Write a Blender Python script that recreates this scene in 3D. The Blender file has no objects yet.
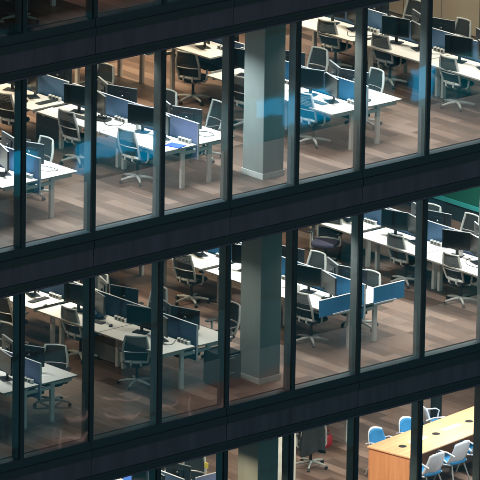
import bpy, math, random
from mathutils import Matrix, Vector
random.seed(7)
S = bpy.context.scene
COL = S.collection
PI = math.pi

# ------------------------------------------------------------------ camera (solved from the facade grid: 1.5 m modules)
CAM = Vector((-73.74228458, -88.21601888, 38.49001447))
AZ, PITCH, ROLL = math.radians(41.64682816), math.radians(16.4350366), math.radians(0.92749184)
FPX = 7327.54165
fwd = Vector((math.sin(AZ)*math.cos(PITCH), math.cos(AZ)*math.cos(PITCH), -math.sin(PITCH)))
r0 = Vector((math.cos(AZ), -math.sin(AZ), 0)); u0 = r0.cross(fwd)
rt = r0*math.cos(ROLL) + u0*math.sin(ROLL); up = -r0*math.sin(ROLL) + u0*math.cos(ROLL)
cd = bpy.data.cameras.new('camera'); cam = bpy.data.objects.new('camera', cd); COL.objects.link(cam)
cd.sensor_width = 36; cd.lens = FPX/480*36; cd.clip_start = 1; cd.clip_end = 2000
cam.matrix_world = Matrix(((rt.x, up.x, -fwd.x, CAM.x), (rt.y, up.y, -fwd.y, CAM.y), (rt.z, up.z, -fwd.z, CAM.z), (0, 0, 0, 1)))
S.camera = cam

HF = 3.63335                              # storey height
def FL(f): return HF*f - 2.868           # finished floor of storey f (0 bottom .. 3 top)
GH = 2.858                                # glass height

def seen(x, y, z, f, m=25):
    """Could the photograph's frame (with a margin) show this point of storey f between sill and spandrel?"""
    d = Vector((x, y, z)) - CAM; k = d.dot(fwd)
    px = 240 + FPX*d.dot(rt)/k; py = 240 - FPX*d.dot(up)/k
    if not (-m < px < 480+m and -m < py < 480+m): return False
    t = (0 - CAM.y)/d.y; zf = CAM.z + t*d.z
    return FL(f) - 0.25 < zf < FL(f) + GH + 0.35

# ------------------------------------------------------------------ materials
MATS = {}
def nmat(name):
    m = bpy.data.materials.new(name); m.use_nodes = True
    nt = m.node_tree; nt.nodes.clear()
    out = nt.nodes.new('ShaderNodeOutputMaterial'); MATS[name] = m
    return m, nt, out
def pbr(name, col, rough=.5, metal=0, spec=.5, noise=.08, scale=9, bump=0, stretch=None):
    m, nt, out = nmat(name); N = nt.nodes; L = nt.links
    b = N.new('ShaderNodeBsdfPrincipled'); L.new(b.outputs[0], out.inputs[0])
    b.inputs['Roughness'].default_value = rough; b.inputs['Metallic'].default_value = metal
    b.inputs['Specular IOR Level'].default_value = spec
    tc = N.new('ShaderNodeTexCoord'); no = N.new('ShaderNodeTexNoise'); no.inputs['Scale'].default_value = scale; no.inputs['Detail'].default_value = 4
    if stretch:
        mpp = N.new('ShaderNodeMapping'); mpp.inputs['Scale'].default_value = stretch; L.new(tc.outputs['Object'], mpp.inputs[0]); L.new(mpp.outputs[0], no.inputs['Vector'])
    else: L.new(tc.outputs['Object'], no.inputs['Vector'])
    mr = N.new('ShaderNodeMapRange'); mr.inputs[1].default_value = .3; mr.inputs[2].default_value = .7
    mr.inputs[3].default_value = 1-noise; mr.inputs[4].default_value = 1+noise
    L.new(no.outputs[0], mr.inputs[0])
    mx = N.new('ShaderNodeMix'); mx.data_type = 'RGBA'; mx.blend_type = 'MULTIPLY'; mx.inputs[0].default_value = 1
    mx.inputs[6].default_value = (*col, 1); L.new(mr.outputs[0], mx.inputs[7]); L.new(mx.outputs[2], b.inputs['Base Color'])
    if bump:
        bp = N.new('ShaderNodeBump'); bp.inputs['Strength'].default_value = bump; bp.inputs['Distance'].default_value = .01
        L.new(no.outputs[0], bp.inputs['Height']); L.new(bp.outputs[0], b.inputs['Normal'])
    return m
pbr('desk_white', (.74, .72, .69), .45, noise=.03, scale=3)
pbr('desk_edge', (.30, .28, .25), .6)
pbr('leg_white', (.62, .61, .57), .4)
pbr('tray_dark', (.03, .035, .04), .6)
pbr('frame_grey', (.40, .415, .40), .42)
pbr('black_plastic', (.012, .013, .015), .45)
pbr('black_fabric', (.014, .015, .018), .9, noise=.3, scale=40)
pbr('purple_fabric', (.035, .03, .06), .9, noise=.2, scale=40)
pbr('screen_off', (.003, .005, .007), .22, spec=.25)
pbr('silver', (.45, .47, .49), .35, metal=.6)
pbr('socket_white', (.8, .8, .77), .4)
pbr('socket_hole', (.05, .05, .05), .6)
pbr('blue_felt', (.12, .23, .42), .95, noise=.12, scale=60)
pbr('lilac_felt', (.24, .31, .56), .95, noise=.12, scale=60)
pbr('teal_felt', (.03, .17, .36), .95, noise=.12, scale=60)
pbr('navy_felt', (.03, .06, .12), .95, noise=.12, scale=60)
pbr('trim_pale', (.55, .57, .60), .5)
pbr('plaster', (.235, .26, .25), .85, noise=.09, scale=3, stretch=(1, 1, .35))
pbr('skirting', (.6, .61, .59), .5)
pbr('cream_door', (.46, .39, .29), .6, noise=.04, scale=2)
pbr('door_gap', (.16, .14, .12), .7)
pbr('blue_wall', (.07, .13, .17), .7, noise=.05, scale=2)
pbr('green_wall', (.010, .13, .095), .6, noise=.1, scale=1)
pbr('cyan_stripe', (.05, .42, .42), .5)
pbr('dark_plinth', (.02, .05, .07), .6)
pbr('back_wall', (.26, .23, .20), .85, noise=.04, scale=2)
pbr('ceiling_white', (.34, .34, .33), .9)
pbr('white_panel', (.7, .7, .68), .8)
pbr('slab', (.25, .25, .25), .9)
pbr('mullion_cap', (.02, .036, .046), .45, spec=.4)
pbr('mullion_body', (.12, .15, .155), .5, spec=.4)
pbr('spandrel_metal', (.076, .070, .098), .5, noise=.22, scale=5, stretch=(1, 1, .12))
pbr('glazing_gasket', (.008, .01, .012), .7)
pbr('ledge_metal', (.022, .038, .046), .5)
pbr('sill_metal', (.020, .038, .050), .45)
pbr('blue_pad', (.01, .05, .55), .6)
pbr('pedestal_dark', (.025, .027, .03), .5)
pbr('pedestal_grey', (.14, .14, .14), .5)
pbr('chair_blue', (.02, .17, .38), .8, noise=.12, scale=50)
pbr('shell_white', (.62, .65, .74), .35)  # lilac-blue cast of the sky is mixed into this white
pbr('paper', (.8, .79, .76), .7)
pbr('cable', (.02, .02, .022), .6)
pbr('coat', (.011, .015, .018), .95, noise=.3, scale=12)
pbr('red_bag', (.32, .01, .015), .6)
pbr('yellow_tag', (.75, .62, .08), .6)
pbr('asphalt', (.045, .045, .05), .9, noise=.2, scale=.6)
pbr('opposite_wall', (.09, .09, .10), .85, noise=.1, scale=.4)

def planks(name, c1, c2, c3, pw=.25, pl=1.25):
    m, nt, out = nmat(name); N = nt.nodes; L = nt.links
    b = N.new('ShaderNodeBsdfPrincipled'); L.new(b.outputs[0], out.inputs[0]); b.inputs['Roughness'].default_value = .5
    b.inputs['Specular IOR Level'].default_value = .35
    tc = N.new('ShaderNodeTexCoord'); mp = N.new('ShaderNodeMapping'); mp.inputs['Rotation'].default_value = (0, 0, PI/2)
    L.new(tc.outputs['Object'], mp.inputs[0])
    br = N.new('ShaderNodeTexBrick'); br.offset = .37; br.inputs['Scale'].default_value = 1
    br.inputs['Brick Width'].default_value = pl; br.inputs['Row Height'].default_value = pw
    br.inputs['Mortar Size'].default_value = .0025; br.inputs['Bias'].default_value = 0
    br.inputs['Color1'].default_value = (0, 0, 0, 1); br.inputs['Color2'].default_value = (1, 1, 1, 1); br.inputs['Mortar'].default_value = (0, 0, 0, 1)
    L.new(mp.outputs[0], br.inputs['Vector'])
    mp2 = N.new('ShaderNodeMapping'); mp2.inputs['Scale'].default_value = (9, .8, 1); L.new(tc.outputs['Object'], mp2.inputs[0])
    no = N.new('ShaderNodeTexNoise'); no.inputs['Scale'].default_value = 2.2; no.inputs['Detail'].default_value = 6; L.new(mp2.outputs[0], no.inputs['Vector'])
    ad = N.new('ShaderNodeMath'); ad.operation = 'MULTIPLY_ADD'; ad.inputs[1].default_value = .62; L.new(br.outputs[0], ad.inputs[0])
    sc = N.new('ShaderNodeMath'); sc.operation = 'MULTIPLY'; sc.inputs[1].default_value = .42; L.new(no.outputs[0], sc.inputs[0]); L.new(sc.outputs[0], ad.inputs[2])
    cr = N.new('ShaderNodeValToRGB'); e = cr.color_ramp.elements
    e[0].position = .12; e[0].color = (*c1, 1); e[1].position = .85; e[1].color = (*c3, 1)
    k = e.new(.48); k.color = (*c2, 1)
    L.new(ad.outputs[0], cr.inputs[0]); L.new(cr.outputs[0], b.inputs['Base Color'])
    return m
planks('floor_planks', (.054, .031, .023), (.120, .074, .057), (.215, .142, .113))

def wood(name, c1, c2, grain=(.7, 11, 11)):
    m, nt, out = nmat(name); N = nt.nodes; L = nt.links
    b = N.new('ShaderNodeBsdfPrincipled'); L.new(b.outputs[0], out.inputs[0]); b.inputs['Roughness'].default_value = .42
    tc = N.new('ShaderNodeTexCoord'); mp = N.new('ShaderNodeMapping'); mp.inputs['Scale'].default_value = grain; L.new(tc.outputs['Object'], mp.inputs[0])
    no = N.new('ShaderNodeTexNoise'); no.inputs['Scale'].default_value = 1.6; no.inputs['Detail'].default_value = 7; no.inputs['Distortion'].default_value = .6
    L.new(mp.outputs[0], no.inputs['Vector'])
    cr = N.new('ShaderNodeValToRGB'); e = cr.color_ramp.elements
    e[0].position = .3; e[0].color = (*c1, 1); e[1].position = .72; e[1].color = (*c2, 1)
    L.new(no.outputs[0], cr.inputs[0]); L.new(cr.outputs[0], b.inputs['Base Color'])
    return m
wood('orange_wood', (.57, .28, .145), (.70, .40, .225))
wood('orange_wood_panel', (.50, .20, .085), (.63, .29, .135), (13, 13, .6))

def glass(name, tint, refl, veil=0.0, veilcol=(.6, .6, .6)):
    m, nt, out = nmat(name); N = nt.nodes; L = nt.links
    tr = N.new('ShaderNodeBsdfTransparent'); tr.inputs[0].default_value = (*tint, 1)
    gl = N.new('ShaderNodeBsdfGlossy'); gl.inputs['Roughness'].default_value = .024; gl.inputs[0].default_value = (.9, .97, 1, 1)
    tc = N.new('ShaderNodeTexCoord'); wn = N.new('ShaderNodeTexNoise'); wn.inputs['Scale'].default_value = 1.3; wn.inputs['Detail'].default_value = 2; L.new(tc.outputs['Object'], wn.inputs['Vector'])
    wb = N.new('ShaderNodeBump'); wb.inputs['Strength'].default_value = 1; wb.inputs['Distance'].default_value = .0011; L.new(wn.outputs[0], wb.inputs['Height']); L.new(wb.outputs[0], gl.inputs['Normal'])
    fr = N.new('ShaderNodeFresnel'); fr.inputs[0].default_value = 1.5
    mu = N.new('ShaderNodeMath'); mu.operation = 'MULTIPLY'; mu.inputs[1].default_value = refl; mu.use_clamp = True; ge = N.new('ShaderNodeNewGeometry'); iv = N.new('ShaderNodeMath'); iv.operation = 'SUBTRACT'; iv.inputs[0].default_value = 1; L.new(ge.outputs['Backfacing'], iv.inputs[1])
    m0 = N.new('ShaderNodeMath'); m0.operation = 'MULTIPLY'; L.new(fr.outputs[0], m0.inputs[0]); L.new(iv.outputs[0], m0.inputs[1]); L.new(m0.outputs[0], mu.inputs[0])
    mx = N.new('ShaderNodeMixShader'); L.new(mu.outputs[0], mx.inputs[0]); L.new(tr.outputs[0], mx.inputs[1]); L.new(gl.outputs[0], mx.inputs[2])
    last = mx
    if veil:
        df = N.new('ShaderNodeBsdfTranslucent'); df.inputs[0].default_value = (*veilcol, 1)
        m2 = N.new('ShaderNodeMixShader'); m2.inputs[0].default_value = veil; L.new(mx.outputs[0], m2.inputs[1]); L.new(df.outputs[0], m2.inputs[2]); last = m2
    L.new(last.outputs[0], out.inputs[0])
    return m
glass('window_glass', (.90, .965, .965), 1.7)
glass('guard_glass', (.95, .96, .96), .8, .038, (.82, .70, .66))

def meshmat(name, col, holes):
    """woven chair back: fine horizontal ribs with see-through gaps"""
    m, nt, out = nmat(name); N = nt.nodes; L = nt.links
    b = N.new('ShaderNodeBsdfPrincipled'); b.inputs['Base Color'].default_value = (*col, 1); b.inputs['Roughness'].default_value = .7
    tr = N.new('ShaderNodeBsdfTransparent')
    tc = N.new('ShaderNodeTexCoord'); wv = N.new('ShaderNodeTexWave'); wv.bands_direction = 'Z'; wv.inputs['Scale'].default_value = 11
    L.new(tc.outputs['Object'], wv.inputs['Vector'])
    mr = N.new('ShaderNodeMapRange'); mr.inputs[1].default_value = .45; mr.inputs[2].default_value = .75; mr.inputs[3].default_value = 0; mr.inputs[4].default_value = holes
    L.new(wv.outputs[1], mr.inputs[0])
    mx = N.new('ShaderNodeMixShader'); L.new(mr.outputs[0], mx.inputs[0]); L.new(b.outputs[0], mx.inputs[1]); L.new(tr.outputs[0], mx.inputs[2])
    L.new(mx.outputs[0], out.inputs[0])
    return m
meshmat('chair_mesh', (.010, .015, .017), .07)

def emit(name, col, st):
    m, nt, out = nmat(name); e = nt.nodes.new('ShaderNodeEmission'); e.inputs[0].default_value = (*col, 1); e.inputs[1].default_value = st
    nt.links.new(e.outputs[0], out.inputs[0]); return m
emit('screen_lit', (.16, .32, .9), .9)
emit('lamp_diffuser', (1, .93, .82), 3)
emit('blue_sign', (.0, .56, 1), 3.0)
def glow_panels(name, c, st):
    m, nt, out = nmat(name); N = nt.nodes; L = nt.links
    e = N.new('ShaderNodeEmission'); e.inputs[0].default_value = (*c, 1); L.new(e.outputs[0], out.inputs[0])
    tc = N.new('ShaderNodeTexCoord'); mp = N.new('ShaderNodeMapping'); mp.inputs['Rotation'].default_value = (PI/2, 0, 0); L.new(tc.outputs['Object'], mp.inputs[0])
    br = N.new('ShaderNodeTexBrick'); br.offset = 0; br.inputs['Scale'].default_value = 1; br.inputs['Brick Width'].default_value = 1.5; br.inputs['Row Height'].default_value = 1.9; br.inputs['Mortar Size'].default_value = .05
    br.inputs['Color1'].default_value = (.25, .25, .25, 1); br.inputs['Color2'].default_value = (1, 1, 1, 1); br.inputs['Mortar'].default_value = (.1, .1, .1, 1)
    L.new(mp.outputs[0], br.inputs['Vector'])
    mu = N.new('ShaderNodeMath'); mu.operation = 'MULTIPLY'; mu.inputs[1].default_value = st; L.new(br.outputs[0], mu.inputs[0]); L.new(mu.outputs[0], e.inputs[1])
glow_panels('teal_veil_glow', (.07, .62, .80), .32)  # added glow, for a teal veil in the window reflections
emit('warm_window', (1, .45, .40), .22)
emit('teal_sign', (.01, .50, .62), .7)
emit('pink_reflection_glow', (1, .62, .55), 1.5)  # added glow for the pale curves mirrored in the lower panes

# ------------------------------------------------------------------ mesh builder
class MB:
    def __init__(s): s.v = []; s.f = []
    def quad(s, pts):
        n = len(s.v); s.v += [tuple(p) for p in pts]; s.f.append(tuple(range(n, n+len(pts)))); return s
    def box(s, x0, x1, y0, y1, z0, z1, M=None):
        n = len(s.v)
        P = [(x0, y0, z0), (x1, y0, z0), (x1, y1, z0), (x0, y1, z0), (x0, y0, z1), (x1, y0, z1), (x1, y1, z1), (x0, y1, z1)]
        if M is not None: P = [tuple(M @ Vector(p)) for p in P]
        s.v += P
        s.f += [tuple(n+i for i in q) for q in ((0, 3, 2, 1), (4, 5, 6, 7), (0, 1, 5, 4), (1, 2, 6, 5), (2, 3, 7, 6), (3, 0, 4, 7))]
        return s
    def bbox(s, x0, x1, y0, y1, z0, z1, c, M=None):
        """box with its vertical edges rounded and its top rim chamfered"""
        def ring(z, inset):
            o = []
            for cx, cy, a in ((x1-c, y1-c, 0), (x0+c, y1-c, 90), (x0+c, y0+c, 180), (x1-c, y0+c, 270)):
                for k in range(4):
                    t = math.radians(a+30*k); rr = c-inset
                    o.append((cx+rr*math.cos(t), cy+rr*math.sin(t), z))
            return o
        e = min(c*.4, (z1-z0)*.4)
        return s.loft([ring(z0, e), ring(z0+e, 0), ring(z1-e, 0), ring(z1, e)], M=M)
    def loft(s, rings, M=None, cap=True, closed=True):
        n0 = len(s.v); k = len(rings[0])
        for r in rings: s.v += [tuple(M @ Vector(p)) if M is not None else tuple(p) for p in r]
        for a in range(len(rings)-1):
            for i in range(k if closed else k-1):
                j = (i+1) % k
                s.f.append((n0+a*k+i, n0+a*k+j, n0+(a+1)*k+j, n0+(a+1)*k+i))
        if cap:
            s.f.append(tuple(n0+i for i in reversed(range(k)))); s.f.append(tuple(n0+(len(rings)-1)*k+i for i in range(k)))
        return s
    def tube(s, pts, r, seg=8, closed=False):
        pts = [Vector(p) for p in pts]; n = len(pts); rs = r if isinstance(r, (list, tuple)) else [r]*n
        rings = []; prev = None
        for i, p in enumerate(pts):
            a = pts[(i-1) % n] if (closed or i > 0) else p; b = pts[(i+1) % n] if (closed or i < n-1) else p
            t = (b-a).normalized()
            if prev is None:
                ref = Vector((0, 0, 1)) if abs(t.z) < .9 else Vector((1, 0, 0))
                u = t.cross(ref).normalized()
            else:
                u = (prev - t*prev.dot(t)).normalized()
            prev = u; w = t.cross(u)
            rings.append([p + (u*math.cos(2*PI*k/seg) + w*math.sin(2*PI*k/seg))*rs[i] for k in range(seg)])
        if closed:
            rings.append(rings[0]); return s.loft(rings, cap=False)
        return s.loft(rings)
    def cyl(s, x, y, z0, z1, r0, r1=None, seg=16):
        return s.tube([(x, y, z0), (x, y, z1)], [r0, r0 if r1 is None else r1], seg)
    def grid(s, fn, nu, nv, th=0):
        n0 = len(s.v)
        for i in range(nu+1):
            for j in range(nv+1): s.v.append(tuple(fn(i/nu, j/nv)))
        for i in range(nu):
            for j in range(nv):
                a = n0+i*(nv+1)+j; s.f.append((a, a+nv+1, a+nv+2, a+1))
        return s
    def mesh(s, name, mat, smooth=False):
        me = bpy.data.meshes.new(name); me.from_pydata(s.v, [], s.f); me.validate(); me.update()
        ms = mat if isinstance(mat, (list, tuple)) else [mat]
        for m in ms: me.materials.append(MATS[m])
        if smooth:
            for p in me.polygons: p.use_smooth = True
        return me
    def build(s, name, mat, parent=None, smooth=False):
        o = bpy.data.objects.new(name, s.mesh(name, mat, smooth)); COL.objects.link(o)
        if parent is not None: o.parent = parent
        if smooth:
            md = o.modifiers.new('split', 'EDGE_SPLIT'); md.split_angle = math.radians(42)
        return o
def smooth_thick(o, t):
    md = o.modifiers.new('thick', 'SOLIDIFY'); md.thickness = t; md.offset = 0; return o

def thing(name, label, cat, loc=(0, 0, 0), rz=0, group=None):
    o = bpy.data.objects.new(name, None); COL.objects.link(o); o.location = loc; o.rotation_euler = (0, 0, rz)
    o.empty_display_size = .1
    tag(o, label, cat, group); return o
def tag(o, label, cat, group=None):
    o['label'] = label; o['category'] = cat
    if group: o['group'] = group
    return o
def struct(o): o['kind'] = 'structure'; return o
def kids(o): return [c for c in bpy.data.objects if c.parent == o]
KID = {}
def dup(root, label, loc, rz=0, group=None):
    r = root.copy(); COL.objects.link(r); r.location = loc; r.rotation_euler = (0, 0, rz); r['label'] = label
    if group: r['group'] = group
    if root.name not in KID: KID[root.name] = [(c, kids(c)) for c in kids(root)]
    for c, gs in KID[root.name]:
        d = c.copy(); COL.objects.link(d); d.parent = r
        for g in gs:
            e = g.copy(); COL.objects.link(e); e.parent = d
    return r
class Proto:
    """first placement moves the built thing itself, later ones copy it with its parts and sub-parts"""
    def __init__(s, make): s.make = make; s.o = None
    def put(s, label, loc, rz=0, group=None):
        if s.o is None:
            s.o = s.make(); s.o.location = loc; s.o.rotation_euler = (0, 0, rz); s.o['label'] = label
            if group: s.o['group'] = group
            return s.o
        return dup(s.o, label, loc, rz, group)

# ------------------------------------------------------------------ setting: ground, office building
g = MB().quad([(-900, -900, -12.5), (900, -900, -12.5), (900, 900, -12.5), (-900, 900, -12.5)]).build('ground', 'asphalt'); struct(g)

B = thing('office_building', 'dark glazed office block at night with lit storeys behind a grid of mullions', 'building', (0, 0, 0))
X0, X1, YB = -4.5, 19.5, 12.0
i0, i1 = -2, 12
for f in range(-1, 5):
    zf = FL(f)+.01; zt = zf+GH                     # glass from zf to zt
    if f < 4:
        MB().box(X0, X1, .24, YB, zf-.12, zf-.01).build('floor', 'floor_planks', B)
    MB().box(X0, X1, .24, YB, zt-HF+.02, zf-.125).build('ceiling', 'ceiling_white', B)
    # spandrel between the glass of this storey and the storey below, profile as in the photo
    sz = zf
    for j in range(i0, i1, 2):
        xa, xb = 1.5*(j+1)-.045+.005, 1.5*(j+3)-.045-.005
        MB().box(xa, xb, -.015, .16, sz-.15, sz).build('sill', 'sill_metal', B)
        MB().box(xa, xb, -.05, .16, sz-.285, sz-.152).build('ledge', 'ledge_metal', B)
        MB().box(1.5*(j+1)-.045+.006, 1.5*(j+3)-.045-.006, -.025, .16, sz-.60, sz-.288).build('spandrel_panel', 'spandrel_metal', B)
    MB().box(X0, X1, -.05, .16, sz-.655, sz-.603).build('drip_edge', 'ledge_metal', B)
    MB().box(X0, X1, -.02, .16, sz-.775+.035, sz-.658).build('head_trim', 'ledge_metal', B)
    MB().box(X0, X1, -.035, .16, sz-.775, sz-.742).build('head_edge', 'spandrel_metal', B)
    if f in (4,): continue
    for i in range(i0, i1):
        x = 1.5*i
        MB().box(x-.088, x+.0, -.022, .016, zf+.001, zt-.001).build('mullion_cap', 'mullion_cap', B)
        MB().box(x-.084, x-.006, .018, .19, zf+.001, zt-.001).build('mullion', 'mullion_body', B)
        if i+1 < i1:
            MB().box(x+.001, x+1.5-.089, .0, .012, zf, zt).build('window_pane', 'window_glass', B)
            if 0 <= f <= 3:
                MB().box(x+.001, x+1.5-.089, .10, .106, zf+.002, zf+.84).build('glass_guard', 'guard_glass', B)
MB().box(X0, X1, -.05, .2, -12.5, FL(-1)-.9).build('lower_wall', 'spandrel_metal', B)
MB().box(X0-.2, X0, -.05, YB, -12.5, FL(4)).build('side_wall', 'back_wall', B)
MB().box(X0, X1, YB, YB+.2, -12.5, FL(4)).build('rear_wall', 'back_wall', B)
MB().box(X1, X1+.2, -.05, YB+.2, -12.5, FL(4)).build('side_wall', 'back_wall', B)

# columns
def column(f, label):
    z = FL(f)
    c = thing('column', label, 'column', (5.97, .86, z), 0, 'square columns behind the glass')
    MB().bbox(-.235, .235, -.26, .26, 0, GH-.01, .012).build('shaft', 'plaster', c)
    MB().box(-.247, .247, -.272, .272, .002, .10).build('skirting_board', 'skirting', c)
column(2, 'square grey column with white skirting on the brighter upper office storey')
column(1, 'square grey column on the dimmer office storey, its foot lost behind reflections')
column(0, 'square column beside the white partition on the storey with the orange table')

# inner wall at the right, storeys 2 and 1
w2 = thing('cupboard_wall', 'cream full height cupboard wall behind the monitors on the upper office storey', 'cupboard wall', (15, 4.75, FL(2)))
MB().box(0, .3, .35, 7.2, .0, GH-.02).build('carcass', 'door_gap', w2)
for k in range(6):
    MB().box(-.03, -.002, .36+k*1.02, .36+k*1.02+.99, .04, GH-.05).build('door', 'cream_door', w2)
w3 = tag(MB().box(15.03, 15.3, .3, 5.08, FL(2), FL(2)+GH-.02).build('partition', 'blue_wall'), 'dark blue-green partition next to the cream cupboards, upper office storey', 'partition')
w4 = thing('green_wall', 'dark green wall with a pale cyan stripe, lower office storey', 'wall', (15.2, 0, FL(1)))
MB().box(0, .3, .3, 11.9, .385, GH-.02).build('wall_panel', 'green_wall', w4)
MB().box(-.02, .3, .3, 11.9, .302, .382).build('stripe', 'cyan_stripe', w4)
MB().box(0, .3, .3, 11.9, 0, .30).build('plinth', 'dark_plinth', w4)

# opposite building, seen only as reflections in the glass
ob = thing('opposite_building', 'dark block across the street whose blue lit sign shows in the glass', 'building', (0, 0, 0))
MB().box(2, 60, -34, -20.3, -12.5, 1.5).build('wall', 'opposite_wall', ob)
MB().box(2.5, 59.5, -20.29, -20.2, -12.0, 1.2).build('teal_veil_sheet', 'teal_veil_glow', ob)  # glowing sheet added so the panes reflect teal over dark interiors
sg = MB().box(16.5, 17.0, -20.19, -20.05, -1.78, -1.36).build('sign_band', 'blue_sign', ob)
for xa, xb, za, zb in ((18.62, 19.62, -1.80, -1.42), (19.82, 20.18, -2.1, -1.5), (22.98, 23.62, -1.72, -1.40), (18.2, 18.5, -2.05, -1.5), (23.75, 24.9, -2.05, -1.42), (27.38, 27.95, -2.1, -1.42)):
    MB().box(xa, xb, -20.19, -20.05, za, zb).build('sign_panel', 'blue_sign', ob)
MB().box(16.5, 30, -20.19, -20.06, -2.26, -2.11).build('lower_band', 'teal_sign', sg)
MB().box(16.5, 22, -20.19, -20.16, -2.1, -1.36).box(22.1, 26.9, -20.19, -20.16, -2.1, -1.36).box(28.1, 30, -20.19, -20.16, -2.1, -1.36).build('upper_band', 'teal_sign', sg)
def rail(x0, x1, za, zb, sag, name='reflection_bar', mat='pink_reflection_glow'):
    MB().tube([(x0+(x1-x0)*i/10, -19.9+.15*math.sin(PI*i/10), za+(zb-za)*i/10-sag*math.sin(PI*i/10)) for i in range(11)], .018, 6).build(name, mat, ob)
for q in ((17.75, 18.3, -7.12, -7.10, .02), (17.6, 18.35, -7.5, -7.52, .03), (18.75, 19.75, -6.86, -7.05, .05), (18.75, 19.75, -7.22, -7.4, .06), (21.05, 22.1, -7.74, -7.56, .08), (20.3, 20.7, -7.35, -7.3, .01)): rail(*q)  # glowing bars added as stand-ins for pale curves reflected low in the glass
for x in (17.62, 21.1): MB().tube([(x, -19.9, -7.3), (x, -19.9, -7.75)], .018, 6).build('reflection_post', 'pink_reflection_glow', ob)
MB().box(17.3, 18.5, -20.19, -20.1, -8.3, -7.62).build('lit_window', 'warm_window', ob)
MB().box(21, 24.5, -20.19, -20.1, -8.3, -7.3).build('lit_window', 'warm_window', ob)

# ------------------------------------------------------------------ prototypes
def make_chair(seat='black_fabric', cat='office chair'):
    t = thing('office_chair', 'x', cat)
    t.scale = (.96, .96, .96)
    b = MB()
    for k in range(5):
        a = 2*PI*k/5+.3; ca, sa = math.cos(a), math.sin(a)
        b.tube([(ca*.03, sa*.03, .105), (ca*.17, sa*.17, .098), (ca*.32, sa*.32, .072)], [.030, .026, .018], 8)
    b.cyl(0, 0, .075, .135, .045)
    b.build('base', 'frame_grey', t, True)
    for k in range(5):
        a = 2*PI*k/5+.3; ca, sa = math.cos(a), math.sin(a); x, y = ca*.325, sa*.325
        c = MB(); c.tube([(x-sa*.024, y+ca*.024, .03), (x-sa*.005, y+ca*.005, .03)], .03, 12); c.tube([(x+sa*.005, y-ca*.005, .03), (x+sa*.024, y-ca*.024, .03)], .03, 12)
        c.build('caster', 'black_plastic', t, True)
    MB().cyl(0, 0, .13, .40, .028, .022).build('gas_lift', 'black_plastic', t, True)
    MB().bbox(-.12, .1, -.1, .1, .36, .43, .03).build('mechanism', 'black_plastic', t)
    # seat: rounded pad with a dropped front edge
    rings = []
    for z, k in ((.425, .93), (.445, 1.0), (.475, 1.0), (.492, .95), (.498, .80)):
        r = []
        for i in range(28):
            a = 2*PI*i/28; ca, sa = math.cos(a), math.sin(a)
            px = .24*k*math.copysign(abs(ca)**.55, ca); py = .245*k*math.copysign(abs(sa)**.55, sa)
            r.append((px+.02, py, z-.02*max(0, px/.24)**3))
        rings.append(r)
    MB().loft(rings).build('seat', seat, t, True)
    # back: outline ring, gently waisted, reclined and wrapped around the sitter
    def bp(u, v, off=0):                 # u -1..1 across, v 0..1 up
        wdt = .205 + .028*math.sin(PI*min(1, v*1.1)) - .022*v*v
        y = u*wdt
        x = -.205 - .13*v - .05*math.sin(PI*v)*.4 + .045*u*u + off - (.03 if v < .1 else 0)*(.1-v)*10*0
        return Vector((x, y, .49+.515*v))
    ring = []
    n = 9
    for i in range(n): ring.append(bp(-1+2*i/n, 0))
    for i in range(n): ring.append(bp(1, i/n))
    for i in range(n): ring.append(bp(1-2*i/n, 1))
    for i in range(n): ring.append(bp(-1, 1-i/n))
    rad = [.030]*n + [.023]*n + [.016]*n + [.023]*n
    MB().tube(ring, rad, 8, closed=True).build('back_frame', 'frame_grey', t, True)
    MB().grid(lambda a, c: bp((a*2-1)*.97, .42+.56*c), 8, 8).build('back_mesh', 'chair_mesh', t, True)
    MB().grid(lambda a, c: bp((a*2-1)*.97, .03+.35*c, .012), 8, 5).build('lumbar_pad', 'black_fabric', t, True)
    MB().tube([bp(-1+.2*i, .40, -.004) for i in range(11)], .011, 6).build('lumbar_bar', 'silver', t, True)
    s = MB()
    for y in (-.09, .09): s.tube([(-.22, y, .53), (-.23, y, .44), (-.17, y, .395), (-.06, y*.8, .39)], .018, 8)
    s.build('back_support', 'frame_grey', t, True)
    for sy in (-1, 1):
        a = MB().tube([(-.04, sy*.14, .405), (-.04, sy*.255, .41), (-.03, sy*.285, .45), (-.02, sy*.285, .62), (-.01, sy*.285, .655)], [.020, .020, .020, .022, .024], 8).build('armrest', 'frame_grey', t, True)
        MB().bbox(-.13, .12, sy*.285-.045, sy*.285+.045, .655, .685, .035).build('arm_pad', 'black_plastic', a, True)
    return t
chair = Proto(make_chair)
purple_chair = Proto(lambda: make_chair('purple_fabric'))

def make_monitor():
    """screen faces -x, stands on z = 0"""
    t = thing('monitor', 'x', 'monitor')
    MB().bbox(-.10, .10, -.13, .13, 0, .012, .02).build('base_plate', 'black_plastic', t)
    MB().box(.02, .045, -.025, .025, .012, .30).build('stand_neck', 'black_plastic', t)
    c = MB().box(-.022, .006, -.272, .272, .125, .46).box(.006, .022, -.13, .13, .20, .38).build('casing', 'black_plastic', t)
    MB().box(-.024, .008, -.274, .274, .4605, .4655).build('top_rim', 'silver', c)
    MB().quad([(-.0235, -.262, .14), (-.0235, .262, .14), (-.0235, .262, .45), (-.0235, -.262, .45)]).build('screen', 'screen_off', t)
    bd = MB().tube([(.023, .02*math.cos(a*PI/6), .30+.02*math.sin(a*PI/6)) for a in range(12)], .004, 5, closed=True); bd.build('rear_badge', 'silver', c)
    return t
monitor = Proto(make_monitor)

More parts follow.
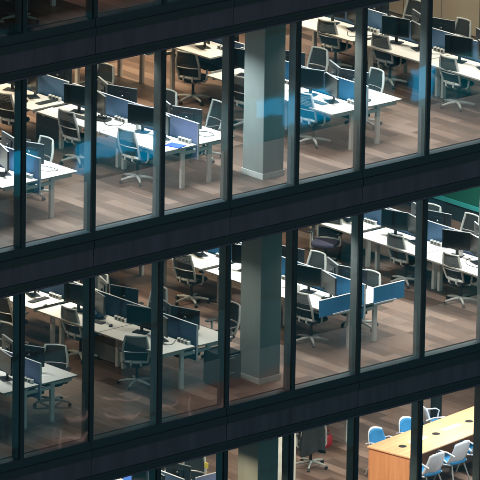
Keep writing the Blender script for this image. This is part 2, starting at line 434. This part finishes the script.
def make_power():
    t = thing('power_strip', 'x', 'power strip')
    MB().bbox(-.03, .03, -.15, .15, 0, .065, .012).build('housing', 'socket_white', t)
    for k in range(3):
        MB().box(-.034, -.0302, -.115+k*.085, -.06+k*.085, .012, .055).build('socket', 'socket_hole', t)
        MB().box(-.02, .018, -.112+k*.085, -.063+k*.085, .0652, .0675).build('socket', 'socket_hole', t)
    return t
power = Proto(make_power)
def make_keyboard():
    t = thing('keyboard', 'x', 'keyboard')
    MB().bbox(-.065, .065, -.215, .215, 0, .016, .01).build('keyboard_body', 'black_plastic', t)
    k = MB()
    for r in range(5):
        for c in range(14): k.box(-.055+r*.022, -.037+r*.022, -.205+c*.029, -.18+c*.029, .0162, .020)
    k.build('keys', 'tray_dark', t); return t
keyboard = Proto(make_keyboard)
def make_mouse():
    t = thing('computer_mouse', 'x', 'mouse')
    rings = []
    for z, k in ((0, .95), (.012, 1), (.024, .85), (.033, .45)):
        rings.append([(.052*k*math.cos(2*PI*i/14), .032*k*math.sin(2*PI*i/14), z) for i in range(14)])
    MB().loft(rings).build('shell', 'black_plastic', t, True)
    MB().box(.01, .03, -.004, .004, .024, .034).build('wheel', 'tray_dark', t); return t
mouse = Proto(make_mouse)

def make_bench(L, felt, hl=.73, hr=.73):
    """double bench: long axis +y from 0 to L, centred on x = 0"""
    t = thing('bench_desk', 'x', 'bench desk')
    for s, h in ((-1, hl), (1, hr)):
        xa, xb = sorted((s*.045, s*.81))
        top = MB().box(xa, xb, .008, L-.008, h-.004, h).box(xa, xb, .008, L-.008, h-.028, h-.0045)
        o = top.build('tabletop', ('desk_white', 'desk_edge'), t)
        for p in o.data.polygons[6:]: p.material_index = 1
        for y in (.07, L-.07):
            MB().bbox(s*.30-.04, s*.30+.04, y-.03, y+.03, 0, h-.03, .008).build('leg', 'leg_white', t)
    hm = min(hl, hr)
    for y in (.07, L-.07):
        MB().box(-.72, -.341, y-.02, y+.02, hm-.09, hm-.03).box(-.259, .259, y-.02, y+.02, hm-.15, hm-.09).box(.341, .72, y-.02, y+.02, hm-.09, hm-.03).build('crossbar', 'leg_white', t)
    MB().box(-.2, .2, .15, L-.15, hm-.24, hm-.16).build('cable_tray', 'tray_dark', t)
    d = MB().box(-.014, .014, .012, L-.012, hm-.27, hm+.36).build('divider_screen', felt, t)
    tr = MB().box(-.0165, .0165, .0, .0115, hm-.27, hm+.3645).box(-.0165, .0165, L-.0115, L, hm-.27, hm+.3645).box(-.0165, .0165, .012, L-.012, hm+.3605, hm+.3645)
    tr.build('edge_trim', 'trim_pale', d)
    return t

# ------------------------------------------------------------------ office storeys
FLN = {3: 'top storey', 2: 'upper storey', 1: 'lower storey'}
ROWN = {'A': 'end row farthest from the cupboards', 'B': 'row left of the column', 'C': 'row right of the column', 'D': 'row beside the wall'}
BAYN = ['window end', 'middle', 'deep in the room']
BAYT = ['window', 'middle', 'inner']
ROWS = {'A': 1.16, 'B': 4.63, 'C': 8.48, 'D': 12.03}
ROWLAB = {'A': 'row cut by photo edge', 'B': 'row left of column', 'C': 'row right of column', 'D': 'row by far wall'}
DXY = {3: (0, 0), 2: (0, 0), 1: (.2, .18)}
BAYS = [(1.0, 1.64), (2.65, 1.64), (4.40, 1.64)]
FELT = {2: {'A': 'lilac_felt', 'B': 'lilac_felt', 'C': 'teal_felt', 'D': 'blue_felt'}, 1: {'A': 'lilac_felt', 'B': 'navy_felt', 'C': 'teal_felt', 'D': 'lilac_felt'}}
protos = {}
def bench(felt, hl=.73):
    k = (felt, hl)
    if k not in protos: protos[k] = Proto(lambda: make_bench(1.64, felt, hl))
    return protos[k]
FCOL = {'lilac_felt': 'lilac', 'teal_felt': 'teal-blue', 'blue_felt': 'blue', 'navy_felt': 'navy'}

for f in (3, 2, 1):
    dx, dy = DXY[f]; z = FL(f)
    for row, cx in ROWS.items():
        cx += dx
        if f == 3 and row in 'CD': continue
        for b, (y0, L) in enumerate(BAYS):
            y0 += dy
            if f == 3 and b > 0: continue
            if not any(seen(cx+a, y0+c, z+h, f) for a in (-.8, 0, .8) for c in (0, .5, 1, 1.6) for h in (.05, .73, 1.05)): continue
            if f == 2 and row == 'C' and b == 2:
                felt = 'navy_felt'; hl = .98
            else: felt = FELT.get(f, FELT[2])[row]; hl = .73
            if felt == 'lilac_felt' and b > 0: felt = 'blue_felt'
            o = bench(felt, hl).put(f"white double bench with {FCOL[felt]} divider, {BAYN[b]}, {ROWLAB[row]}, {FLN[f]}",
                                    (cx+(.18 if hl > .8 else 0), y0, z), 0, 'double bench desks on the office storeys')
            if f == 3: continue
            # two monitors per seat, toed in towards the sitter
            for s in (-1, 1):
                hd = hl if s < 0 else .73
                yc = y0 + .90
                for q, off in (('farther', .285), ('nearer', -.285)):
                    yaw = math.radians(20)*(1 if off > 0 else -1)
                    yaw += math.radians(random.uniform(-5, 5))
                    px = cx + s*(.27+random.uniform(-.02, .02)); py = yc+off+random.uniform(-.03, .03)
                    if not (seen(px, py, z+hd+.4, f, 14) or seen(px, py, z+hd+.1, f, 14)): continue
                    rz = yaw if s < 0 else PI-yaw
                    look = 'screen of' if s < 0 else 'back of'
                    monitor.put(f"{look} {q} black monitor in pair, {BAYT[b]} desk, {ROWLAB[row]}, {FLN[f]}", (px, py, z+hd+.001), rz, 'black desk monitors')
            px, py = cx-.085, y0+.26
            if seen(px, py, z+hl, f, 5):
                power.put(f"white power strip by divider, {BAYT[b]} desk, {ROWLAB[row]}, {FLN[f]}", (px, py, z+hl+.001), 0, 'white power strips on the desks')

for f in (2, 1):
    bench('navy_felt').put(f"white bench desk standing crosswise beyond the aisle, only its end leg lit, {FLN[f]}", (8.26+DXY[f][0], 6.9+DXY[f][1], FL(f)), PI/2, 'double bench desks on the office storeys')
# desk clutter ---------------------------------------------------------------
def onfloor(f, x, y, h=.731): return (x, y, FL(f)+h)
keyboard.put('black keyboard lying across the white bench end, upper lit office storey', onfloor(2, 4.33, 4.62), math.radians(92), 'black keyboards')
for f, x, y, a, l in ((2, 7.98, 1.75, 0, 'black keyboard under the monitors right of the column, upper lit office storey'),
                      (1, 4.42, 4.9, 96, 'black keyboard on the inner-end desk left of the column, lower office storey'),
                      (1, 4.38, 3.35, 5, 'black keyboard on the middle desk left of the column, lower office storey'),
                      (2, 4.15, 3.55, 3, 'black keyboard on the middle desk left of the column, upper lit office storey'),
                      (1, 1.9, 2.2, 180, 'black keyboard on the window desk at the photo edge, lower office storey')):
    keyboard.put(l, onfloor(f, x, y), math.radians(a), 'black keyboards')
for f, x, y, l in ((2, 4.07, 4.86, 'black mouse beside the keyboard on the bench end, upper lit office storey'),
                   (1, 4.28, 4.55, 'black mouse beside the keyboard deep in the room, lower office storey'),
                   (1, 8.12, 4.35, 'black mouse alone on the white desk behind the column, lower office storey'),
                   (1, 4.4, 2.95, 'black mouse near the divider of the middle desk, lower office storey'),
                   (2, 8.75, 1.25, 'dark mouse on the desk corner beside the teal divider, upper lit office storey'),
                   (1, 9.3, 1.55, 'dark mouse on the desk end behind the teal screen, lower office storey')):
    mouse.put(l, onfloor(f, x, y), .4, 'black mice')
nb = thing('notebook', 'bright blue notebook lying on the white desk corner by the window', 'notebook', onfloor(2, 4.26, 1.17), .25)
MB().box(-.105, .105, -.15, .15, 0, .012).build('cover', 'blue_pad', nb)
MB().box(-.1, .107, -.147, .147, .0125, .0135).build('cover_face', 'blue_pad', nb)

ph = thing('desk_phone', 'dark desk phone with lifted handset on the middle desk, upper storey', 'phone', onfloor(2, 4.35, 3.12), .2)
MB().bbox(-.09, .09, -.1, .1, 0, .05, .02).build('phone_body', 'black_plastic', ph); MB().tube([(-.05, -.09, .085), (-.05, -.05, .07), (-.05, .05, .07), (-.05, .09, .085)], [.022, .016, .016, .022], 8).build('handset', 'black_plastic', ph, True)
MB().box(.0, .06, -.06, .06, .051, .054).build('keypad', 'silver', ph)
pc = thing('pouch', 'rounded dark blue pouch lying on the middle desk, lower storey', 'pouch', onfloor(1, 4.62, 3.55), .5)
rings = [[(.21*k*math.cos(2*PI*i/20), .13*k*math.sin(2*PI*i/20), zz) for i in range(20)] for zz, k in ((0, .85), (.03, 1), (.08, .92), (.115, .6), (.125, .2))]
MB().loft(rings).build('pouch_body', 'navy_felt', pc, True); MB().tube([(-.19, 0, .06), (-.1, -.02, .115), (.1, -.02, .115), (.19, 0, .06)], .008, 6).build('zip_strap', 'trim_pale', pc, True)
for k, (f, x, y, a, l) in enumerate(((2, 11.62, 2.25, .3, 'white paper sheet on the window-end desk by the far wall, upper storey'), (1, 11.85, 3.05, -.2, 'white paper sheet under the monitor by the far wall, lower storey'), (2, 4.1, 4.15, .1, 'white paper sheet on the middle desk left of the column, upper storey'), (1, 4.5, 4.3, .5, 'white paper sheet on the middle desk left of the column, lower storey'), (2, 8.95, 1.5, .2, 'white paper sheet on the free desk end right of the column, upper storey'), (1, 1.75, 1.6, -.3, 'white paper sheet on the desk end by the photo edge, lower storey'))):
    o = tag(MB().box(-.105, .105, -.148, .148, 0, .002).build('paper_sheet', 'paper'), l, 'paper', 'loose paper sheets'); o.location = onfloor(f, x, y); o.rotation_euler = (0, 0, a)
def make_mug():
    t = thing('mug', 'x', 'mug')
    MB().loft([[(r*math.cos(2*PI*i/18), r*math.sin(2*PI*i/18), zz) for i in range(18)] for zz, r in ((0, .034), (.004, .038), (.095, .041), (.095, .036), (.012, .034))]).build('cup', 'socket_white', t, True)
    MB().tube([(.038, 0, .075), (.062, 0, .07), (.066, 0, .045), (.055, 0, .025), (.037, 0, .022)], .006, 6).build('handle', 'socket_white', t, True); return t
mug = Proto(make_mug)
for f, x, y, l in ((2, 11.7, 3.0, 'white mug by the power strip, far wall row, upper storey'), (2, 4.45, 2.35, 'white mug behind the blue-lit chair, upper storey'), (1, 12.0, 2.3, 'white mug at the desk joint, far wall row, lower storey'), (1, 8.3, 2.5, 'white mug on the desk right of the column, lower storey')):
    mug.put(l, onfloor(f, x, y), 1.0, 'white mugs')
def cable(f, pts, label, h=.736, r=.0055):
    v = [Vector((x, y, FL(f)+h)) for x, y in pts]; o = []
    for i in range(len(v)-1):
        a = v[max(0, i-1)]; b_ = v[i]; c = v[i+1]; d = v[min(len(v)-1, i+2)]
        for k in range(6):
            t = k/6; o.append(.5*((2*b_)+(c-a)*t+(2*a-5*b_+4*c-d)*t*t+(3*b_-a-3*c+d)*t**3))
    o.append(v[-1])
    tag(MB().tube(o, r, 6).build('cable', 'cable', None, True), label, 'cable', 'dark cables on the desktops')
cable(2, [(4.5, 2.78), (4.32, 2.7), (4.2, 2.86), (4.3, 3.05), (4.5, 3.1)], 'dark cable curling on the middle desk left of the column, upper lit office storey')
cable(2, [(11.9, 2.75), (11.72, 2.9), (11.75, 3.2), (11.9, 3.42), (12.0, 3.5)], 'dark cable curling below the monitors by the far wall, upper lit office storey')
cable(2, [(11.95, 4.4), (11.6, 4.55), (11.4, 4.7), (11.6, 4.95)], 'dark cable trailing over the inner bench by the far wall, upper lit office storey')
cable(1, [(12.1, 1.3), (11.8, 1.5), (11.72, 1.8), (11.9, 2.05), (12.1, 2.1)], 'dark cable looping on the window bench by the far wall, lower office storey')
cable(1, [(8.5, 2.0), (8.25, 1.85), (8.2, 1.6), (8.45, 1.5)], 'dark cable looping beside the teal end screen, lower office storey')
cable(1, [(4.75, 1.65), (4.5, 1.5), (4.4, 1.75), (4.6, 2.0)], 'dark cable looping on the dim window bench, lower office storey')
cable(2, [(5.0, 1.3), (5.2, 1.25), (5.25, 1.5), (5.05, 1.6)], 'dark cable looping behind the lilac divider end, upper lit office storey')
cable(2, [(1.55, 1.3), (1.75, 1.25), (1.7, 1.6), (1.45, 1.7)], 'dark cable looping on the edge row desk, upper lit office storey')

# end screens on the row right of the column, lower storey
for s, l in ((-1, 'teal end screen on the chair side desk end, row right of the column'), (1, 'teal end screen on the aisle side desk end, row right of the column')):
    cx = ROWS['C']+.2
    xa, xb = sorted((s*.28, s*.99))
    cx -= .08
    e = thing('end_screen', l, 'desk screen', (cx, 1.16, FL(1)), 0, 'teal end screens')
    MB().box(xa, xb, -.0, .026, .70, 1.0).build('panel', 'teal_felt', e)
    MB().box(xa, xb, -.002, .028, 1.0005, 1.008).build('top_trim', 'trim_pale', e)
    MB().box(xa+.3*(s < 0), xb-.2*(s > 0), -.02, -.003, .70, .722).build('clamp_rail', 'trim_pale', e)

# chairs -----------------------------------------------------------------------
CH = [
 # storey, x, y, yaw deg, label
 (2, 3.86, 4.95, 10, 'white-framed black mesh chair cut by the photo edge, deep in the upper lit storey'),
 (2, 3.97, 3.36, 4, 'white-framed black chair at the middle desk, row left of the column, upper lit storey'),
 (2, 4.0, 1.84, 6, 'white-framed black chair tucked at the blue-lit window desk, row left of the column, upper storey'),
 (2, 2.05, 2.25, 176, 'pale mesh chair facing us behind the edge row desk, upper lit storey'),
 (2, 5.9, 5.2, 186, 'dark chair facing us behind the inner-end desk left of the column, upper lit storey'),
 (2, 8.10, 5.12, 24, 'white-framed black chair in the aisle at the raised desk, upper lit storey'),
 (2, 5.64, 3.24, 182, 'mesh chair top showing above monitors, middle desk left of the column, upper storey'),
 (2, 5.82, 2.22, 170, 'dark mesh chair facing us just left of the column, upper lit storey'),
 (2, 7.76, 3.25, 8, 'white-framed chair half hidden by the grey column, upper lit storey'),
 (2, 7.92, 1.75, 6, 'blue-lit chair behind a mullion, window desk right of the column, upper lit storey'),
 (2, 11.5, 5.15, 10, 'white-framed black chair at the inner-end desk, far wall row, upper lit storey'),
 (2, 9.55, 3.70, 186, 'green-tinged mesh chair facing us behind monitors, row right of the column, upper storey'),
 (2, 11.58, 3.8, 6, 'white-framed black chair at the middle desk, far wall row, upper lit storey'),
 (2, 9.38, 2.07, 176, 'mesh chair facing us beside the free white desk end, upper lit storey'),
 (2, 11.5, 1.95, 4, 'white-framed black chair at the window-end desk, far wall row, upper lit storey'),
 (2, 13.15, 5.14, 184, 'black mesh chair before the cream cupboards, deepest at the far wall row, upper storey'),
 (2, 12.92, 3.64, 178, 'black mesh chair facing us over the middle monitors, far wall row, upper storey'),
 (1, 3.85, 4.95, 8, 'white-framed black chair cut by the photo edge, deep in the lower storey'),
 (1, 2.34, 3.57, 184, 'green-tinged mesh chair behind the edge row middle desk, lower storey'),
 (1, 4.32, 3.65, 2, 'white-framed black chair at the middle desk, row left of the column, lower storey'),
 (1, 2.25, 1.95, 218, 'dark slatted chair turned to us behind the edge row desk, lower storey'),
 (1, 4.08, 1.88, 44, 'black chair turned square to us at the dim window desk, lower storey'),
 (1, 5.52, 4.83, 190, 'teal-lit slatted chair facing us, inner-end desk left of the column, lower storey'),
 (1, 5.80, 3.6, 180, 'chair edge showing beside a mullion, middle desk left of the column, lower storey'),
 (1, 7.98, 4.95, 12, 'white-framed black chair in the aisle at the white inner desk, lower storey'),
 (1, 6.15, 2.09, 176, 'white-framed chair just left of the grey column, lower storey'),
 (1, 8.05, 1.86, 4, 'white-framed chair behind a mullion, desk with teal end screen, lower storey'),
 (1, 9.36, 3.44, 184, 'green mesh chair facing us behind monitors, row right of the column, lower storey'),
 (1, 9.32, 1.98, 180, 'mesh chair facing us behind the aisle side teal end screen, lower storey'),
 (1, 11.74, 3.45, 4, 'white-framed black chair at the middle desk, far wall row, lower storey'),
 (1, 11.70, 1.96, 4, 'white-framed black chair at the window-end desk, far wall row, lower storey'),
 (1, 13.0, 4.38, 184, 'chair outline against the green wall, deepest in the far wall row, lower storey'),
 (1, 13.12, 3.5, 180, 'chair outline against the green wall, nearer the window, lower storey'),
 (3, .36, .62, 70, 'chair foot showing behind the mullion on the dim top storey'),
 (3, -.25, .75, 20, 'chair base at the very edge of the dim top storey'),
]
for f, x, y, a, l in CH:
    chair.put(l, (x, y, FL(f)), math.radians(a), 'white-framed mesh office chairs')
purple_chair.put('dark purple swivel chair turned away in the aisle behind monitors, lower storey', (11.35, 5.15, FL(1)), math.radians(-150))

# pedestals
def pedestal(f, x, y, w, d, h, mat, label, rz=0):
    t = thing('pedestal', label, 'drawer unit', (x, y, FL(f)), rz, 'drawer units under desks')
    MB().bbox(-w/2, w/2, -d/2, d/2, .03, h, .008).build('carcass', mat, t)
    for k in range(2):
        q = MB().box(-w/2+.01, w/2-.01, -d/2-.018, -d/2-.001, .05+k*(h-.07)/2, .04+(k+1)*(h-.07)/2).build('drawer', mat, t)
        MB().box(-.06, .06, -d/2-.03, -d/2-.0185, .05+(k+.75)*(h-.07)/2, .065+(k+.75)*(h-.07)/2).build('handle', 'silver', q)
pedestal(2, 4.50, 4.55, .43, .6, .50, 'pedestal_dark', 'dark drawer unit on the floor under the inner bench, upper lit storey')
pedestal(1, 4.72, 3.25, .40, .55, .50, 'pedestal_grey', 'grey drawer unit under the middle bench, lower storey')
pedestal(1, 5.27, 1.04, .44, .46, .60, 'pedestal_dark', 'black drawer unit standing at the dim bench end near the column, lower storey')

# ------------------------------------------------------------------ storey 0: meeting table
z0 = FL(0)
TA = math.radians(9.5)
T = thing('meeting_table', 'long orange wood meeting table with panel end and cable ports', 'meeting table', (10.98, 2.98, z0), TA)
MB().bbox(0, 4.4, -.49, .49, .715, .75, .02).build('tabletop', 'orange_wood', T)
MB().box(.03, .075, -.46, .46, .0, .7145).build('end_panel', 'orange_wood_panel', T)
MB().box(4.3, 4.345, -.46, .46, .0, .7145).build('end_panel', 'orange_wood_panel', T)
MB().box(.076, 4.299, -.03, .03, .1, .7145).build('modesty_panel', 'orange_wood_panel', T)
for k in range(4):
    x = .42+k*.98
    MB().cyl(x, 0, .7502, .757, .075, .07, 20).build('cable_port', 'black_plastic', T, True)
for k in range(4):
    x = .9+k*.98
    p = tag(MB().box(-.23, .23, -.06, .06, 0, .004).build('paper_sheet', 'paper'), ['white sheet behind the mullion on the orange table', 'white sheet between the two black ports on the orange table', 'white sheet farthest along the orange table', 'white sheet at the hidden end of the orange table'][k], 'paper', 'white sheets on the meeting table')
    p.location = Matrix.Translation((10.98, 2.98, z0)) @ Matrix.Rotation(TA, 4, 'Z') @ Vector((x, .02, .7515)); p.rotation_euler = (0, 0, TA)

def make_meeting_chair():
    """faces +x"""
    t = thing('meeting_chair', 'x', 'meeting chair')
    def sh(u, v, off=0):                     # bent shell back
        w = .255 - .06*v*v
        return Vector((-.18 - .11*v - .02*math.sin(PI*v) + .10*u*u*(1-.3*v) + off, u*w,   .44+.42*v - .05*u*u*v))
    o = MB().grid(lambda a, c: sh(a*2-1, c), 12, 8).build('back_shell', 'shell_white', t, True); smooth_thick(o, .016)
    o = MB().grid(lambda a, c: sh((a*2-1)*.92, .06+.86*c, .024), 12, 8).build('back_pad', 'chair_blue', t, True); smooth_thick(o, .02)
    rings = []
    for z, k in ((.415, .92), (.43, 1), (.46, 1), (.475, .9)):
        rings.append([(.235*k*math.copysign(abs(math.cos(2*PI*i/24))**.6, math.cos(2*PI*i/24))+.02, .235*k*math.copysign(abs(math.sin(2*PI*i/24))**.6, math.sin(2*PI*i/24)), z) for i in range(24)])
    MB().loft(rings).build('seat', 'chair_blue', t, True)
    for s in (-1, 1):
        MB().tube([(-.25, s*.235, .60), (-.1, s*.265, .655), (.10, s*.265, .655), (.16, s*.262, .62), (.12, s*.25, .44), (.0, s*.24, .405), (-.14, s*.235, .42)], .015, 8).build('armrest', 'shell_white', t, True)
        for sx in (-1, 1):
            MB().tube([(sx*.12, s*.16, .412), (sx*.24, s*.235, .02)], [.016, .013], 8).build('leg', 'silver', t, True)
    return t
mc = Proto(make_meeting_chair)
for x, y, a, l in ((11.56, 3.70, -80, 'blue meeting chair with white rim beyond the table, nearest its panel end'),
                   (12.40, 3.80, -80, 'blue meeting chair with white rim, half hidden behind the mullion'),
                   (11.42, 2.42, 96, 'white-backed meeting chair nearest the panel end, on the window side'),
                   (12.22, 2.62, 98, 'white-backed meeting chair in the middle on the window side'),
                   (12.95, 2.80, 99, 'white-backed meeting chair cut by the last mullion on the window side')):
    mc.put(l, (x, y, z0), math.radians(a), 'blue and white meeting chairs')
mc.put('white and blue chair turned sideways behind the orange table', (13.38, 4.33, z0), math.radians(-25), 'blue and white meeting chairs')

# storey 0: partition, desk with coat, clutter
pt = thing('partition_frame', 'narrow warm white upright partition showing either side of the mullion beside the column', 'partition', (7.80, 2.2, z0))
MB().box(-.23, -.11, -.06, .06, 0, GH-.02).build('post', 'leg_white', pt)
MB().box(.10, .20, -.06, .06, 0, GH-.02).build('post', 'leg_white', pt)
MB().box(-.109, .099, -.05, .05, 0, GH-.02).build('panel', 'white_panel', pt)

protos0 = Proto(lambda: make_bench(1.64, 'teal_felt'))
# (bench in the row right of the column and one farther left, seen just under the spandrel)
bench('navy_felt').put('white bench desk with navy divider just below the spandrel, bottom storey', (6.43, 3.3, z0), 0, 'double bench desks on the office storeys')
bench('teal_felt').put('white bench desk with teal divider behind the hanging coat, bottom storey', (12.05, 5.5, z0), 0, 'double bench desks on the office storeys')
chair.put('olive mesh chair with a yellow tag just below the spandrel, bottom storey', (7.50, 4.40, z0), math.radians(205), 'white-framed mesh office chairs')
yt = tag(MB().box(-.012, .0, -.045, .045, 0, .10).build('tag_card', 'yellow_tag'), 'small yellow tag hanging on the olive chair back, bottom storey', 'tag'); yt.location = (7.74, 4.20, z0+.80)
for q, (x, y, a) in enumerate(((6.15, 4.3, 14), (6.15, 3.7, -12), (6.72, 4.4, 170), (6.72, 3.8, 192))):
    monitor.put(['black monitor facing us farther in, bottom storey', 'black monitor facing us nearer the window, bottom storey', 'black monitor seen from behind farther in, bottom storey', 'black monitor seen from behind nearer the window, bottom storey'][q], (x, y, z0+.731), math.radians(a), 'black desk monitors')
es = thing('end_screen', 'lilac end screen below the olive chair, bottom storey', 'desk screen', (6.6, 3.24, z0), 0)
MB().box(.06, .75, 0, .026, .70, 1.08).build('panel', 'lilac_felt', es); MB().box(.06, .75, -.002, .028, 1.0805, 1.09).build('top_trim', 'trim_pale', es)

chair.put('office chair buried under a dark hanging coat, bottom storey', (10.86, 4.9, z0), math.radians(60), 'white-framed mesh office chairs')
ct = thing('coat', 'long dark coat draped over an office chair, bottom storey', 'coat', (10.74, 4.76, z0), math.radians(60))
ct.scale = (.9, .78, 1)
def coatf(a, c):
    ang = a*2*PI; rr = .19 + .10*c + (.012+.03*c)*math.sin(ang*6+c*2.2) + .02*math.sin(ang*11-c*4)*c ; return Vector((-.12+rr*.62*math.cos(ang), rr*1.05*math.sin(ang), 1.10-.72*c+(.02+.05*c)*math.sin(ang*2+.6)))
MB().grid(coatf, 40, 10).build('coat_body', 'coat', ct, True)
MB().tube([coatf(i/20, .0)*1.0+Vector((0, 0, .0)) for i in range(20)], .03, 6, closed=True).build('collar', 'coat', ct, True)
lm = thing('monitor', 'monitor with a lit blue screen at the lowest picture edge, bottom storey', 'monitor', (5.88, 4.15, z0+.731), math.radians(-25), 'black desk monitors')
MB().bbox(-.10, .10, -.13, .13, 0, .012, .02).build('base_plate', 'black_plastic', lm); MB().box(.02, .045, -.025, .025, .012, .30).build('stand_neck', 'black_plastic', lm)
MB().box(-.022, .006, -.272, .272, .125, .46).build('casing', 'black_plastic', lm); MB().quad([(-.0235, -.262, .14), (-.0235, .262, .14), (-.0235, .262, .45), (-.0235, -.262, .45)]).build('screen', 'screen_lit', lm)
dp = thing('post', 'slim dark post standing behind the sideways white chair, bottom storey', 'post', (14.55, 5.55, z0))
MB().bbox(-.08, .08, -.08, .08, .02, GH-.02, .02).build('shaft', 'coat', dp); MB().bbox(-.11, .11, -.11, .11, 0, .02, .02).build('base_plate', 'black_plastic', dp)
rb = thing('bag', 'small red bag on the floor beside a white desk leg, bottom storey', 'bag', (11.87, 5.62, z0))
rings = [[(.16*k*math.cos(2*PI*i/18), .09*k*math.sin(2*PI*i/18), zz) for i in range(18)] for zz, k in ((0, .8), (.05, 1), (.17, .95), (.24, .55), (.26, .3))]
MB().loft(rings).build('pouch', 'red_bag', rb, True)
MB().tube([(-.09, 0, .22), (-.05, 0, .33), (.05, 0, .33), (.09, 0, .22)], .012, 6).build('handle', 'red_bag', rb, True)

# ------------------------------------------------------------------ lighting
def area(name, x, y, z, sx, sy, power, col, spread=125):
    l = bpy.data.lights.new(name, 'AREA'); l.shape = 'RECTANGLE'; l.size = sx; l.size_y = sy; l.energy = power; l.color = col; l.spread = math.radians(spread)
    o = bpy.data.objects.new(name, l); COL.objects.link(o); o.location = (x, y, z); return o
WARM, NEUT, COOL = (1, .82, .66), (1, .93, .86), (.93, .97, 1)
def strips(f, specs):
    z = FL(f)+2.72
    for x, y, ln, w, c in specs:
        t = MB().box(x-.07, x+.07, y-ln/2-.03, y+ln/2+.03, z+.012, z+.05).box(x-.005, x+.005, y-.005, y+.005, z+.0505, z+.13).build('ceiling_lamp', 'leg_white', B)
        MB().box(x-.06, x+.06, y-ln/2, y+ln/2, z+.006, z+.0115).build('diffuser', 'lamp_diffuser', t)
        area('lamp', x, y, z, .12, ln, w, c)
P2 = 70
ORNG = (1, .70, .45)
PINK = (1, .82, .73)
strips(2, [(x, 1.45, 1.3, P2*1.6, COOL) for x in (1.16, 4.63, 8.48)] + [(x, 4.0, 1.5, P2*.62, WARM) for x in (1.16, 4.63, 8.48)] + [(x, 7.4, 1.5, P2*1.5, ORNG) for x in (1.16, 4.63, 8.48)]
       + [(12.1, 1.9, 1.5, P2*.62, WARM), (12.1, 4.4, 1.5, P2*.6, WARM), (12.1, 7.2, 1.5, P2*.8, WARM)]
       + [(x, 6.2, 1.5, P2*.9, ORNG) for x in (2.9, 6.55, 10.3)] + [(x, 9.4, 1.5, P2*.6, ORNG) for x in (2.9, 6.55, 10.3)] + [(x, .75, .9, P2*.85, PINK) for x in (2.9, 6.9, 10.2, 13.8)] + [(14.2, 5, 1.5, P2*.5, WARM)])
strips(1, [(1.36, 2.2, 1.5, P2*.38, NEUT), (1.36, 5, 1.5, P2*1.0, ORNG), (4.83, 5.2, 1.5, P2*1.15, WARM), (4.83, 2.0, 1.5, P2*.12, WARM), (8.7, 1.9, 1.5, P2*1.05, NEUT), (8.7, 4.4, 1.5, P2*1.15, NEUT), (12.3, 2.0, 1.5, P2*1.25, NEUT), (12.3, 4.6, 1.5, P2*1.0, NEUT),
           (2.9, 7.2, 1.5, P2*.9, ORNG), (6.8, 6.6, 1.5, P2*1.1, ORNG), (10.3, .85, 1.0, P2*1.2, PINK), (7.0, .75, .8, P2*.6, PINK), (4.6, .9, .7, P2*.22, NEUT), (13.6, 1.0, 1.2, P2*1.4, PINK), (14.2, 4.4, 1.5, P2*.9, NEUT), (10.4, 7, 1.5, P2*.8, ORNG)])  # the window strip beside the column is added to lighten it
strips(0, [(5.8, 4.4, 1.5, P2*1.1, WARM), (7.6, 1.1, 1.2, P2*.7, WARM), (8.8, 4.4, 1.5, P2*1.0, WARM), (9.3, 2.4, 1.5, P2*2.2, WARM), (4.95, .9, .8, P2*.5, ORNG), (12.3, .75, 1.0, P2*1.1, NEUT), (12.4, 2.7, 1.5, P2*1.4, NEUT), (14.2, 3.2, 1.5, P2*1.3, NEUT), (11.6, 6.4, 1.5, P2*1.1, WARM), (14.6, 6.2, 1.5, P2*.8, NEUT)])  # extra strips by column, partition, table end and near chairs added to brighten them
strips(3, [(2.4, 2.6, 1.5, P2*.55, (1, .62, .52))])

w = bpy.data.worlds.new('World'); S.world = w; w.use_nodes = True
nt = w.node_tree; bg = nt.nodes['Background']
sk = nt.nodes.new('ShaderNodeTexSky'); sk.sky_type = 'NISHITA'; sk.sun_disc = False
sk.sun_elevation = math.radians(6); sk.sun_rotation = math.radians(20)
nt.links.new(sk.outputs[0], bg.inputs[0]); bg.inputs[1].default_value = .15
sl = bpy.data.lights.new('sun', 'SUN'); sl.energy = .02; sl.angle = math.radians(10); sl.color = (.8, .88, 1)
so = bpy.data.objects.new('sun', sl); COL.objects.link(so)
so.rotation_euler = (math.radians(86), 0, math.radians(160))

S.view_settings.view_transform = 'Standard'; S.view_settings.look = 'None'; S.view_settings.exposure = 0; S.view_settings.gamma = 1
S.view_settings.use_curve_mapping = False
S.render.engine = 'CYCLES'; S.cycles.use_denoising = True
S.cycles.max_bounces = 8; S.cycles.transparent_max_bounces = 16; S.cycles.caustics_reflective = False; S.cycles.caustics_refractive = False
S.cycles.sample_clamp_indirect = 4
S.render.resolution_x = S.render.resolution_y = 1024
